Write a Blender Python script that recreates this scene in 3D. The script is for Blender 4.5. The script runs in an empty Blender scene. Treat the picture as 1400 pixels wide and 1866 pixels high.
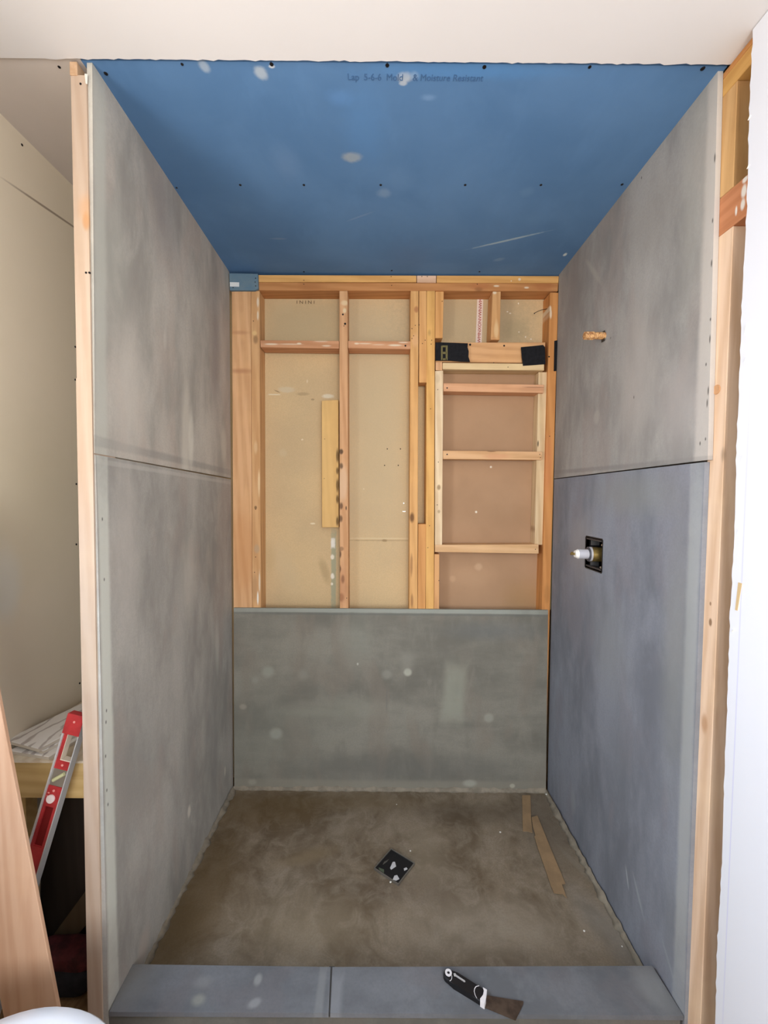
import bpy, bmesh, math, random
from mathutils import Vector, Matrix
random.seed(7)
C = bpy.context.scene.collection
scn = bpy.context.scene

# ------------------------------------------------------------------ camera
F_PX = 773.14
CAM = Vector((-0.0393, -2.0152, 1.4405))
def rotm(p, y, r):
    cp, sp = math.cos(p), math.sin(p); cy, sy = math.cos(y), math.sin(y); cr, sr = math.cos(r), math.sin(r)
    Rx = Matrix(((1,0,0),(0,cp,-sp),(0,sp,cp))); Rz = Matrix(((cy,-sy,0),(sy,cy,0),(0,0,1))); Ry = Matrix(((cr,0,sr),(0,1,0),(-sr,0,cr)))
    return Rz @ Rx @ Ry
RC = rotm(-0.0403, -0.0003, -0.0089)
cd = bpy.data.cameras.new('camera'); cam = bpy.data.objects.new('camera', cd); C.objects.link(cam)
cd.sensor_fit = 'VERTICAL'; cd.sensor_height = 24; cd.sensor_width = 24
cd.lens = 24 * F_PX / 1866
cd.clip_start = 0.02
cam.matrix_world = Matrix.Translation(CAM) @ (RC @ Matrix(((1,0,0),(0,0,-1),(0,1,0)))).to_4x4()
scn.camera = cam
def U(px, py, ax, val):
    """the point of the plane (axis ax = val) seen at this pixel"""
    d = RC @ Vector(((px-700)/F_PX, 1, -(py-933)/F_PX))
    t = (val - CAM[ax]) / d[ax]
    return CAM + t*d

# ------------------------------------------------------------------ light
scn.view_settings.view_transform = 'Standard'; scn.view_settings.look = 'None'
scn.view_settings.gamma = 1; scn.view_settings.use_curve_mapping = False
scn.view_settings.exposure = 0.0
w = bpy.data.worlds.new('world'); scn.world = w; w.use_nodes = True
w.node_tree.nodes['Background'].inputs[0].default_value = (0.62, 0.75, 1, 1)
w.node_tree.nodes['Background'].inputs[1].default_value = 0.25
def area(name, loc, rot, sx, sy, power, col, spread=180):
    l = bpy.data.lights.new(name, 'AREA'); l.shape = 'RECTANGLE'; l.size = sx; l.size_y = sy
    l.energy = power; l.color = col; l.spread = math.radians(spread)
    o = bpy.data.objects.new(name, l); C.objects.link(o); o.location = loc; o.rotation_euler = rot
    return o
# daylight coming in at two unseen windows, in the left wall and the rear wall
area('window_sky_left', (-0.99, -1.55, 1.50), (0, math.radians(-55), 0), .60, .44, 9, (0.46, 0.70, 1.0), 140)
area('window_ground_left', (-1.06, -1.55, 1.52), (0, math.radians(-100), 0), .62, .44, 11.5, (1.0, 0.96, 0.93), 150)
area('window_sky_rear', (0.25, -3.46, 1.45), (math.radians(72), 0, 0), 1.25, 1.25, 15, (0.58, 0.74, 1.0), 160)
area('window_ground_rear', (0.35, -3.44, 1.50), (math.radians(103), 0, math.radians(6)), 1.15, 1.15, 40, (1.0, 0.945, 0.885), 150)

# ------------------------------------------------------------------ materials
def lin(c):
    return tuple(((v/255)/12.92 if v/255 <= .04045 else (((v/255)+.055)/1.055)**2.4) for v in c) + (1,)
class MT:
    def __init__(s, name, rough=0.8, spec=0.3):
        s.m = bpy.data.materials.new(name); s.m.use_nodes = True
        s.nt = s.m.node_tree; s.b = s.nt.nodes['Principled BSDF']
        s.b.inputs['Roughness'].default_value = rough
        s.b.inputs['Specular IOR Level'].default_value = spec
    def n(s, t, **k):
        x = s.nt.nodes.new(t)
        for a, v in k.items(): setattr(x, a, v)
        return x
    def put(s, sock, v):
        if isinstance(v, bpy.types.NodeSocket): s.nt.links.new(v, sock)
        elif v is not None: sock.default_value = v
    def math(s, op, a, b=None, c=None, clamp=False):
        x = s.n('ShaderNodeMath', operation=op, use_clamp=clamp)
        s.put(x.inputs[0], a); s.put(x.inputs[1], b)
        if c is not None: s.put(x.inputs[2], c)
        return x.outputs[0]
    def mix(s, f, a, b, mode='MIX'):
        x = s.n('ShaderNodeMix', data_type='RGBA', blend_type=mode)
        s.put(x.inputs['Factor'], f); s.put(x.inputs['A'], a); s.put(x.inputs['B'], b)
        return x.outputs['Result']
    def pos(s):
        if not hasattr(s, '_p'): s._p = s.n('ShaderNodeNewGeometry').outputs['Position']
        return s._p
    def obj(s):
        if not hasattr(s, '_o'): s._o = s.n('ShaderNodeTexCoord').outputs['Object']
        return s._o
    def mapped(s, vec, scale=(1,1,1), loc=(0,0,0)):
        x = s.n('ShaderNodeMapping'); s.put(x.inputs['Vector'], vec)
        x.inputs['Scale'].default_value = scale; x.inputs['Location'].default_value = loc
        return x.outputs[0]
    def noise(s, vec, sc, det=4, rough=.55, dist=0, out='Fac'):
        x = s.n('ShaderNodeTexNoise'); s.put(x.inputs['Vector'], vec)
        x.inputs['Scale'].default_value = sc; x.inputs['Detail'].default_value = det
        x.inputs['Roughness'].default_value = rough; x.inputs['Distortion'].default_value = dist
        return x.outputs[out]
    def ramp(s, f, a, b, ca=0., cb=1.):
        x = s.n('ShaderNodeMapRange', interpolation_type='SMOOTHSTEP'); s.put(x.inputs[0], f)
        for i, v in ((1,a),(2,b),(3,ca),(4,cb)): x.inputs[i].default_value = v
        return x.outputs[0]
    def bump(s, h, strength, dist=0.002):
        x = s.n('ShaderNodeBump'); x.inputs['Strength'].default_value = strength; x.inputs['Distance'].default_value = dist
        s.put(x.inputs['Height'], h); s.nt.links.new(x.outputs[0], s.b.inputs['Normal'])
    def patches(s, col, axes, plist, wob=0.25, wscale=18):
        """stains, smears and bands that stay on the thing: (centre u, v, half sizes, softness, colour, strength, shape, angle)"""
        sp = s.n('ShaderNodeSeparateXYZ'); s.put(sp.inputs[0], s.pos())
        u, v = sp.outputs[axes[0]], sp.outputs[axes[1]]
        nz = s.math('MULTIPLY', s.math('SUBTRACT', s.noise(s.pos(), wscale, 4, .6), .5), wob*2)
        for (cu, cv, hu, hv, soft, c, st, kind, ang) in plist:
            du = s.math('SUBTRACT', u, cu); dv = s.math('SUBTRACT', v, cv)
            if ang:
                ca, sa = math.cos(ang), math.sin(ang)
                a = s.math('ADD', s.math('MULTIPLY', du, ca), s.math('MULTIPLY', dv, sa))
                b = s.math('SUBTRACT', s.math('MULTIPLY', dv, ca), s.math('MULTIPLY', du, sa))
                du, dv = a, b
            du = s.math('ABSOLUTE', s.math('DIVIDE', du, hu)); dv = s.math('ABSOLUTE', s.math('DIVIDE', dv, hv))
            if kind == 'e': r = s.math('SQRT', s.math('ADD', s.math('MULTIPLY', du, du), s.math('MULTIPLY', dv, dv)))
            else: r = s.math('MAXIMUM', du, dv)
            r = s.math('ADD', r, nz)
            f = s.math('MULTIPLY', s.ramp(r, 1+soft, max(1-soft, 0), 0, 1), st)
            col = s.mix(f, col, lin(c))
        return col
    def color(s, c): s.put(s.b.inputs['Base Color'], c); return s.m

def plain(name, c, rough=.8, metal=0, spec=.3, var=0.0, sc=30):
    t = MT(name, rough, spec); t.b.inputs['Metallic'].default_value = metal
    col = lin(c)
    if var:
        n = t.noise(t.obj(), sc, 4, .6)
        col = t.mix(t.ramp(n, .3, .7), lin([v*(1-var) for v in c]), lin([min(255, v*(1+var*.6)) for v in c]))
    return t.color(col)

def wood(name, c, axis=2, dark=None, var=.16, seed=0, patches=None, axes=None, knots=.5, rough=.72):
    t = MT(name, rough, .25)
    dark = dark or [v*k for v, k in zip(c, (.86, .79, .70))]
    sc = [1, 1, 1]; sc[axis] = .07
    vec = t.mapped(t.obj(), tuple(sc), (seed*1.7, seed*.9, seed*2.3))
    g1 = t.noise(vec, 60, 5, .6, .6); g2 = t.noise(vec, 14, 3, .5, 1.2)
    wv = t.n('ShaderNodeTexWave', wave_type='BANDS', bands_direction='DIAGONAL')
    t.put(wv.inputs['Vector'], vec); wv.inputs['Scale'].default_value = 16; wv.inputs['Distortion'].default_value = 5
    wv.inputs['Detail'].default_value = 3; wv.inputs['Detail Scale'].default_value = 1.2
    f = t.math('ADD', t.math('MULTIPLY', g1, .45), t.math('ADD', t.math('MULTIPLY', g2, .35), t.math('MULTIPLY', wv.outputs['Fac'], .2)))
    f = t.ramp(f, .36, .66)
    col = t.mix(t.math('MULTIPLY', f, var*3.4), lin(c), lin(dark))
    blo = t.noise(t.mapped(t.obj(), (1,1,1), (seed*3.1, 0, 0)), 5, 3, .6)
    col = t.mix(t.ramp(blo, .45, .75, 0, .35), col, lin([min(255, v*k) for v, k in zip(c, (1.08, 1.08, 1.04))]))
    vo = t.n('ShaderNodeTexVoronoi'); sc2 = [1,1,1]; sc2[axis] = .55
    t.put(vo.inputs['Vector'], t.mapped(t.obj(), tuple(sc2), (seed*.37, seed*1.1, seed*.71))); vo.inputs['Scale'].default_value = 5.5
    k = t.ramp(vo.outputs['Distance'], .085, .03, 0, knots)
    col = t.mix(k, col, lin([v*.5 for v in dark]))
    if patches: col = t.patches(col, axes, patches)
    t.bump(g1, .12)
    return t.color(col)

def cement(name, axes, plist, base=(120,121,117), stretch=2, seed=0, pk=1.0):
    plist = [q[:5] + (tuple(min(245, v*pk) for v in q[5]),) + q[6:] for q in plist]
    t = MT(name, .88, .25)
    p = t.pos(); sc = [1,1,1]; sc[stretch] = .38
    v1 = t.mapped(p, tuple(sc), (seed, seed*.3, 0))
    big = t.noise(v1, 4.2, 5, .62, .15); med = t.noise(t.mapped(p, (1,1,.45), (seed*2,0,0)), 11, 5, .62, .3)
    fine = t.noise(p, 140, 3, .7)
    b = base
    col = t.mix(t.ramp(big, .33, .68), lin([v*.88 for v in b]), lin([min(255, v*1.09) for v in b]))
    wrm = t.noise(t.mapped(p, (1,1,.4), (seed*.7,5,2)), 6, 3, .5, .2)
    col = t.mix(t.ramp(wrm, .5, .62, 0, .55), col, lin([b[0]*1.03, b[1]*.985, b[2]*.97]))
    col = t.mix(t.ramp(med, .45, .72, 0, .5), col, lin([v*1.11 for v in b]))
    col = t.mix(t.ramp(med, .48, .25, 0, .45), col, lin([b[0]*.88, b[1]*.87, b[2]*.87]))
    col = t.mix(t.ramp(fine, .35, .7, 0, .25), col, lin([v*.86 for v in b]))
    sc3 = t.noise(t.mapped(p, (1,1,1), (seed,4,9)), 26, 6, .75, 1.5)
    col = t.mix(t.ramp(sc3, .66, .74, 0, .35), col, lin([min(255, v*1.28) for v in b]))
    col = t.patches(col, axes, plist)
    t.bump(t.math('ADD', fine, t.math('MULTIPLY', med, 2)), .18, .0015)
    return t.color(col)

# ------------------------------------------------------------------ builders
def link(name, bm, mat, parent=None, recenter=True, smooth=False):
    bmesh.ops.recalc_face_normals(bm, faces=bm.faces)
    base = Vector((0,0,0))
    if parent is None and recenter and bm.verts:
        xs = [v.co for v in bm.verts]
        base = Vector(((min(v.x for v in xs)+max(v.x for v in xs))/2, (min(v.y for v in xs)+max(v.y for v in xs))/2, min(v.z for v in xs)))
        bmesh.ops.translate(bm, verts=bm.verts, vec=-base)
    me = bpy.data.meshes.new(name); bm.to_mesh(me); bm.free()
    if smooth:
        for p in me.polygons: p.use_smooth = True
    me.materials.append(mat)
    o = bpy.data.objects.new(name, me); C.objects.link(o); o.location = base
    if parent is not None:
        o.parent = parent
        if parent.type != 'EMPTY' or True:
            # geometry is given in world space; the parent only carries a location
            pw = Vector((0,0,0)); q = parent
            while q: pw += q.location; q = q.parent
            me.transform(Matrix.Translation(-pw))
    return o
def tag(o, label, cat, group=None, kind=None):
    o['label'] = label; o['category'] = cat
    if group: o['group'] = group
    if kind: o['kind'] = kind
    return o
def struct(o, label=None, cat=None):
    o['kind'] = 'structure'
    if label: o['label'] = label
    if cat: o['category'] = cat
    return o
def empty(name, loc):
    e = bpy.data.objects.new(name, None); C.objects.link(e); e.location = loc; e.empty_display_size = .05; return e
def prism(bm, pts, off, bevel=0):
    """polygon pts swept by the vector off"""
    off = Vector(off); a = [bm.verts.new(p) for p in pts]; b = [bm.verts.new(Vector(p)+off) for p in pts]
    fs = [bm.faces.new(a), bm.faces.new(list(reversed(b)))]
    n = len(pts)
    for i in range(n): fs.append(bm.faces.new((a[i], b[i], b[(i+1) % n], a[(i+1) % n])))
    if bevel:
        es = list({e for f in fs for e in f.edges})
        bmesh.ops.bevel(bm, geom=es, offset=bevel, segments=1, affect='EDGES', profile=.5)
    return bm
def box(bm, x0, x1, y0, y1, z0, z1, bevel=0):
    return prism(bm, [(x0,y0,z0),(x1,y0,z0),(x1,y0,z1),(x0,y0,z1)], (0,y1-y0,0), bevel)
def cyl(bm, p0, p1, r0, r1=None, n=24, caps=True):
    p0, p1 = Vector(p0), Vector(p1); r1 = r0 if r1 is None else r1
    d = (p1-p0).normalized(); a = d.orthogonal().normalized(); b = d.cross(a)
    A = [bm.verts.new(p0+(a*math.cos(t)+b*math.sin(t))*r0) for t in [2*math.pi*i/n for i in range(n)]]
    B = [bm.verts.new(p1+(a*math.cos(t)+b*math.sin(t))*r1) for t in [2*math.pi*i/n for i in range(n)]]
    for i in range(n): bm.faces.new((A[i], A[(i+1)%n], B[(i+1)%n], B[i]))
    if caps: bm.faces.new(A); bm.faces.new(B)
    return bm
def NB(): return bmesh.new()
def dots(parent, name, mat, spots, ax, val, out, r=.0032):
    """small screw or nail heads, each a disc standing a hair proud of its surface"""
    for s_ in spots:
        px, py = s_[0], s_[1]; rr = s_[2] if len(s_) > 2 else r
        p = U(px, py, ax, val); bm = NB(); o = Vector(out)
        cyl(bm, p - o*.001, p + o*.0012, rr, rr*.8, 8)
        link(name, bm, mat, parent)

YF = 0.0127            # front plane of the back studs
YB = 0.1016            # paper face of the sheet behind them
ZC = 2.475             # ceiling
W2 = 0.762
M_screw = plain('dark screw steel', (34,32,34), .5, .6)
M_white = plain('white mud', (225,222,212), .9)

# ================================================================== SETTING
# floor of the room and the mortar bed of the shower
bm = NB(); box(bm, -1.21, .99, -3.7, .14, -.07, -.012)
t = MT('plywood subfloor', .85); n1 = t.noise(t.mapped(t.pos(), (1,.25,1)), 24, 5, .65, .6)
col = t.mix(t.ramp(n1, .35, .7), lin((150,118,80)), lin((118,88,56)))
n2 = t.noise(t.pos(), 60, 4, .7); col = t.mix(t.ramp(n2, .66, .74, 0, .8), col, lin((205,190,165)))
struct(link('floor', bm, t.color(col), recenter=False))

def fl(px, py, hu, hv, soft, c, st, kind='e', ang=0):
    p = U(px, py, 2, 0); return (p.x, p.y, hu, hv, soft, c, st, kind, ang)
t = MT('shower mortar bed', .82, .3)
a = t.noise(t.pos(), 3.6, 5, .6, .8); b_ = t.noise(t.pos(), 13, 6, .66, .9); c_ = t.noise(t.mapped(t.pos(), (1.0,.5,1), (3,1,0)), 8, 5, .6, .6)
col = t.mix(t.ramp(a, .32, .66), lin((104,89,69)), lin((143,129,109)))
col = t.mix(t.ramp(b_, .42, .7, 0, .55), col, lin((156,144,126)))
col = t.mix(t.ramp(c_, .5, .75, 0, .6), col, lin((88,73,52)))
col = t.mix(t.ramp(t.noise(t.pos(), 150, 3, .7), .3, .7, 0, .3), col, lin((92,80,64)))
col = t.patches(col, (0,1), [
    fl(470,1475,.30,.10,.6,(98,78,44),.6), fl(370,1620,.10,.25,.7,(92,74,42),.65), fl(310,1700,.08,.10,.7,(84,68,40),.6),
    fl(850,1480,.22,.07,.7,(84,72,56),.55), fl(1000,1500,.12,.2,.8,(82,74,64),.5), fl(640,1460,.35,.05,.7,(110,92,62),.45),
    fl(560,1690,.20,.10,.8,(150,136,112),.35), fl(880,1690,.25,.10,.8,(146,136,120),.4), fl(780,1560,.07,.12,.8,(140,128,108),.5),
    fl(742,1620,.16,.06,.7,(88,76,66),.25), fl(1050,1575,.012,.10,.5,(132,124,108),.5,'e',.35), fl(560,1560,.10,.03,.8,(128,110,80),.5,'e',.3),
    fl(1120,1700,.06,.14,.7,(130,126,118),.5,'e',.4)], .5, 7)
t.bump(t.math('ADD', b_, a), .3, .004)
bm = NB(); box(bm, -.79, .79, -.95, .0125, -.0118, 0)
struct(link('floor', bm, t.color(col), recenter=False), 'brown trowelled mortar bed forming the shower floor', 'shower floor')
# coved line of thinset where mortar meets the boards
def rough_strip(path, w1, h1, mat, name, lab, cat):
    bm = NB(); rows = []
    n = 60
    for i in range(n+1):
        f = i/n; a0, a1, d = path
        p = Vector(a0).lerp(Vector(a1), f); k = .65 + .7*random.random()
        q = Vector(d)
        rows.append([bm.verts.new(p + Vector((0,0,h1*k))), bm.verts.new(p + q*w1*.35*k + Vector((0,0,h1*.35*k))), bm.verts.new(p + q*w1*k + Vector((0,0,.0006))), bm.verts.new(p + Vector((0,0,-.002)))])
    for i in range(n):
        for j in range(3): bm.faces.new((rows[i][j], rows[i][j+1], rows[i+1][j+1], rows[i+1][j]))
    o = link(name, bm, mat, smooth=True); struct(o, lab, cat); return o
M_thin = plain('dried thinset', (138,129,113), .9, var=.12, sc=25)
rough_strip(((-W2,-.001,0),(W2,-.001,0),(0,-1,0)), .012, .016, M_thin, 'trim_1', None, None)
rough_strip(((-W2-.001,-.836,0),(-W2-.001,0,0),(1,0,0)), .018, .016, M_thin, 'trim_2', None, None)
rough_strip(((W2+.002,-.836,0),(W2+.002,0,0),(-1,0,0)), .018, .016, M_thin, 'trim_3', None, None)

# ceiling: painted part with a ragged front edge, older bare part to the left
t = MT('white painted ceiling', .9, .2); nn = t.noise(t.pos(), 3, 3, .5)
M_ceil = t.color(t.mix(nn, lin((233,229,226)), lin((226,222,219))))
bm = NB(); pts = []
xs = [-1.13 + i*.0125 for i in range(int(2.0/.0125)+1)]
for x in xs:
    j = random.choice([0,0,0,0,.001,.002,-.0015,-.001]) + random.uniform(-.0006,.0006) if x > -.85 else 0
    pts.append((x, -.963+j, ZC-.004))
pts += [(.90,-.963,ZC-.004),(.90,-3.6,ZC-.004),(-1.13,-3.6,ZC-.004)]
prism(bm, pts, (0,0,.0235)); struct(link('ceiling', bm, M_ceil, recenter=False))
t = MT('bare left ceiling', .92, .2)
M_c2 = t.color(t.mix(t.noise(t.pos(), 4, 4, .6), lin((214,203,193)), lin((202,191,180))))
bm = NB(); box(bm, -1.13, -.7755, -.963, .1015, ZC, ZC+.02); struct(link('ceiling', bm, M_c2, recenter=False))
bm = NB(); box(bm, -1.21, .864, -3.7, .1015, ZC+.0205, ZC+.05); struct(link('ceiling', bm, M_c2, recenter=False))  # unseen lid above the ceiling boards, added to stop light leaking in

# left wall with the window (behind the photographer's shoulder)
def wp(px, py, hu, hv, soft, c, st, kind='e', ang=0, ax=0, val=-1.10):
    p = U(px, py, ax, val); q = [p.x,p.y,p.z]; del q[ax]; return (q[0], q[1], hu, hv, soft, c, st, kind, ang)
t = MT('left drywall', .92, .2)
col = t.mix(t.noise(t.pos(), 3.5, 4, .55), lin((236,222,198)), lin((226,212,186)))
col = t.patches(col, (1,2), [wp(8,1060,.05,.10,.5,(228,224,212),.8), (lambda a,b: ((a.y+b.y)/2,(a.z+b.z)/2,(b-a).length/2*1.1,.0035,.6,(120,98,78),.75,'e',math.atan2(b.z-a.z,b.y-a.y)))(U(28,341,0,-1.10),U(150,424,0,-1.10)),
      wp(45,900,.2,.25,.8,(204,192,160),.4)], .3, 9)
M_wl = t.color(col)
bm = NB(); X = -1.10
wy0, wy1, wz0, wz1 = -1.82, -1.28, 1.13, 1.89
for (y0,y1,z0,z1) in ((-3.6,wy0,-.012,ZC),(wy1,.1015,-.012,ZC),(wy0,wy1,-.012,wz0),(wy0,wy1,wz1,ZC)): box(bm, X-.10, X, y0, y1, z0, z1)
wall_left = struct(link('wall_left', bm, M_wl, recenter=False))
dots(wall_left, 'screw', M_screw, [(108,122)], 2, ZC, (0,0,-1), .004)
dots(wall_left, 'screw', M_screw, [(40,264),(137,632),(137,692),(139,882),(139,992),(145,1245)], 0, X, (1,0,0), .004)
M_vinyl = plain('white vinyl', (235,235,232), .4)
bm = NB()
for (y0,y1,z0,z1) in ((wy0,wy0+.04,wz0,wz1),(wy1-.04,wy1,wz0,wz1),(wy0,wy1,wz0,wz0+.04),(wy0,wy1,wz1-.04,wz1)): box(bm, X-.08, X-.01, y0, y1, z0, z1)
win = struct(link('window_1', bm, M_vinyl, recenter=False))
def glassmat():
    t = MT('window glass', .02); t.b.inputs['Transmission Weight'].default_value = 1; t.b.inputs['Base Color'].default_value = (.95,.98,1,1); return t.m
GL = glassmat()
bm = NB(); box(bm, X-.05, X-.044, wy0+.04, wy1-.04, wz0+.04, wz1-.04); link('pane', bm, GL, win)

# rear wall with window, right wall behind the photographer
bm = NB()
M_wr = plain('rear painted wall', (222,214,202), .9)
for (x0,x1,z0,z1) in ((-1.13,-.7,-.02,ZC),(.7,.9,-.02,ZC),(-.7,.7,-.02,.75),(-.7,.7,2.15,ZC)): box(bm, x0, x1, -3.65, -3.55, z0, z1)
struct(link('wall_rear', bm, M_wr, recenter=False))
bm = NB()
for (x0,x1,z0,z1) in ((-.7,-.65,.75,2.15),(.65,.7,.75,2.15),(-.7,.7,.75,.8),(-.7,.7,2.1,2.15)): box(bm, x0, x1, -3.62, -3.56, z0, z1)
win2 = struct(link('window_2', bm, M_vinyl, recenter=False))
bm = NB(); box(bm, -.65, .65, -3.60, -3.594, .8, 2.1); link('pane', bm, GL, win2)

# right wall: outer sheet behind the studs, and the white drywall sheet with its ragged cut edge
bm = NB(); box(bm, .864, .99, -3.7, .1015, -.012, ZC+.05)
struct(link('wall_right', bm, plain('drywall back paper', (150,132,110), .95), recenter=False))
t = MT('white drywall sheet', .85, .3)
col = t.mix(t.noise(t.pos(), 3, 3, .5), lin((238,240,246)), lin((234,236,243)))
pl = U(1333,1500,0,W2)
col = t.patches(col, (1,2), [(pl.y, .9, .0016, .62, .5, (205,205,240), .5, 'r', 0)], .1, 5)
M_dw = t.color(col)
pts = []
e_top, e_bot = U(1373,45,0,W2), U(1304,1866,0,W2)
n = 150
for i in range(n+1):
    f = i/n; z = ZC-.006 + (-.012-(ZC-.006))*f
    y = e_top.y + (e_bot.y-e_top.y)*f + random.choice([0,0,0,0,0,.001,-.001,.002]) + .002*math.sin(i*.21)*math.sin(i*.067)
    pts.append((W2, y, z))
pts += [(W2,-3.6,-.012),(W2,-3.6,ZC-.006)]
bm = NB(); prism(bm, pts, (.0127,0,0))
wr = struct(link('wall_right', bm, M_dw, recenter=False), 'white drywall sheet with a ragged cut edge beside the open studs', 'wall')
# torn paper at the cut edge
M_pap = plain('torn drywall paper', (214,186,140), .95)
for (a,b,c,d) in ((1349,1062,1342,1112),):
    p, q = U(a,b,0,W2), U(c,d,0,W2); bm = NB()
    prism(bm, [p+Vector((-.001,-.006,0)), p+Vector((-.001,.004,0)), q+Vector((-.001,.002,0)), q+Vector((-.001,-.004,0))], (.0012,0,0)); link('torn_paper', bm, M_pap, wr)
M_fluff = plain('paper shreds', (250,246,235), .9)
for (a,b,l,s) in ((1362,590,.02,-1),(1361,652,.008,1),(1356,832,.006,1),(1348,966,.007,-1),(1338,1148,.006,1),(1368,210,.006,1),(1366,300,.005,-1)):
    p = U(a,b,0,W2-.001); bm = NB(); cyl(bm, p, p+Vector((0,.006,-l)), .0018, .0006, 6); link('paper_shred', bm, M_fluff, wr)

# back: paper face of the drywall of the next room
def bk(px, py, hu, hv, soft, c, st, kind='e', ang=0): return wp(px, py, hu, hv, soft, c, st, kind, ang, 1, YB)
t = MT('drywall back paper tan', .93, .15)
nz = t.noise(t.pos(), 2.6, 4, .55)
col = t.mix(t.ramp(nz, .35, .7), lin((214,186,142)), lin((204,178,138)))
col = t.mix(t.ramp(t.noise(t.pos(), 200, 2, .6), .3, .7, 0, .2), col, lin((172,150,115)))
col = t.patches(col, (0,2), [
   bk(548,590,.20,.12,.5,(184,164,128),.6,'r'), bk(690,760,.16,.55,.7,(192,174,142),.6,'r'),
   bk(690,981,.15,.0022,.5,(218,200,160),.9,'r',.006), bk(690,985,.15,.0016,.5,(150,128,92),.7,'r',.006), bk(701,985,.012,.006,.5,(140,118,84),.7),
   bk(608,1040,.012,.19,.35,(165,168,142),.8,'r'),
   bk(607,990,.010,.022,.4,(236,232,220),1,'r'), bk(606,1015,.009,.012,.4,(236,228,206),1), bk(606,1050,.009,.014,.4,(238,232,214),1), bk(605,1064,.006,.007,.4,(236,228,206),1),
   bk(522,710,.038,.014,.4,(210,194,162),.8), bk(552,718,.030,.008,.4,(160,136,104),.5), bk(500,719,.026,.003,.4,(226,214,184),.9,'r'), bk(505,713,.014,.003,.5,(120,96,66),.6,'e',-.4),
   bk(598,722,.028,.010,.4,(222,214,190),.8), bk(570,728,.008,.004,.4,(120,100,76),.5), bk(516,825,.018,.018,.5,(206,186,148),.6), bk(560,695,.004,.008,.4,(222,204,168),.8),
   bk(551,801,.005,.004,.4,(232,218,186),.8), bk(570,954,.012,.004,.4,(235,222,190),.8),
   bk(520,1035,.05,.13,.6,(206,184,146),.45,'e',.4), bk(490,1015,.03,.07,.7,(190,165,122),.4),
   bk(592,1040,.02,.06,.6,(174,150,112),.6,'e',.3), bk(517,560,.04,.03,.4,(198,178,140),.35,'r'),
   bk(850,580,.3,.12,.4,(178,158,126),.6,'r'), bk(940,600,.06,.05,.6,(168,152,118),.5),
   bk(945,553,.003,.004,.4,(235,225,205),.9), bk(925,568,.004,.003,.4,(235,225,205),.9), bk(930,571,.005,.003,.4,(235,225,205),.8), bk(968,618,.004,.003,.4,(235,225,205),.9), bk(958,614,.003,.004,.4,(235,225,205),.8), bk(946,605,.003,.003,.4,(235,225,205),.7),
   bk(663,891,.004,.004,.4,(214,196,160),.9)], .45, 60)
M_bk = t.color(col)
bm = NB(); box(bm, -1.21, .99, YB, YB+.0127, -.012, ZC+.05)
wb = struct(link('wall_back', bm, M_bk, recenter=False))
M_rust = plain('rusty nail', (70,58,44), .7)
dots(wb, 'nail', M_rust, [(706,818),(730,818),(701,848),(726,848)], 1, YB, (0,-1,0), .0036)
dots(wb, 'screw', plain('bright screw', (170,165,150), .35, .8), [(736,917),(735,932),(738,932)], 1, YB, (0,-1,0), .0042)

def text(s, mat, parent, loc, size, rot, extr=.0003, xs=1.0, name='lettering'):
    cu = bpy.data.curves.new('t', 'FONT'); cu.body = s; cu.size = size; cu.extrude = extr; cu.align_x = 'CENTER'; cu.align_y = 'CENTER'
    o = bpy.data.objects.new('t', cu); C.objects.link(o); bpy.context.view_layer.update()
    me = bpy.data.meshes.new_from_object(o.evaluated_get(bpy.context.evaluated_depsgraph_get()))
    bpy.data.objects.remove(o)
    me.transform(Matrix.Translation(loc) @ rot.to_4x4() @ Matrix.Diagonal((xs,1,1,1)))
    pw = Vector((0,0,0)); q = parent
    while q: pw += q.location; q = q.parent
    me.transform(Matrix.Translation(-pw)); me.materials.clear(); me.materials.append(mat)
    r = bpy.data.objects.new(name, me); C.objects.link(r); r.parent = parent; return r
FACE = Matrix.Rotation(math.radians(90), 3, 'X')      # upright, facing the viewer
text("I N I N I", plain('stamp ink', (92,72,50), .9), wb, U(557,551,1,YB-.0006), .022, FACE, xs=1.2)

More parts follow.
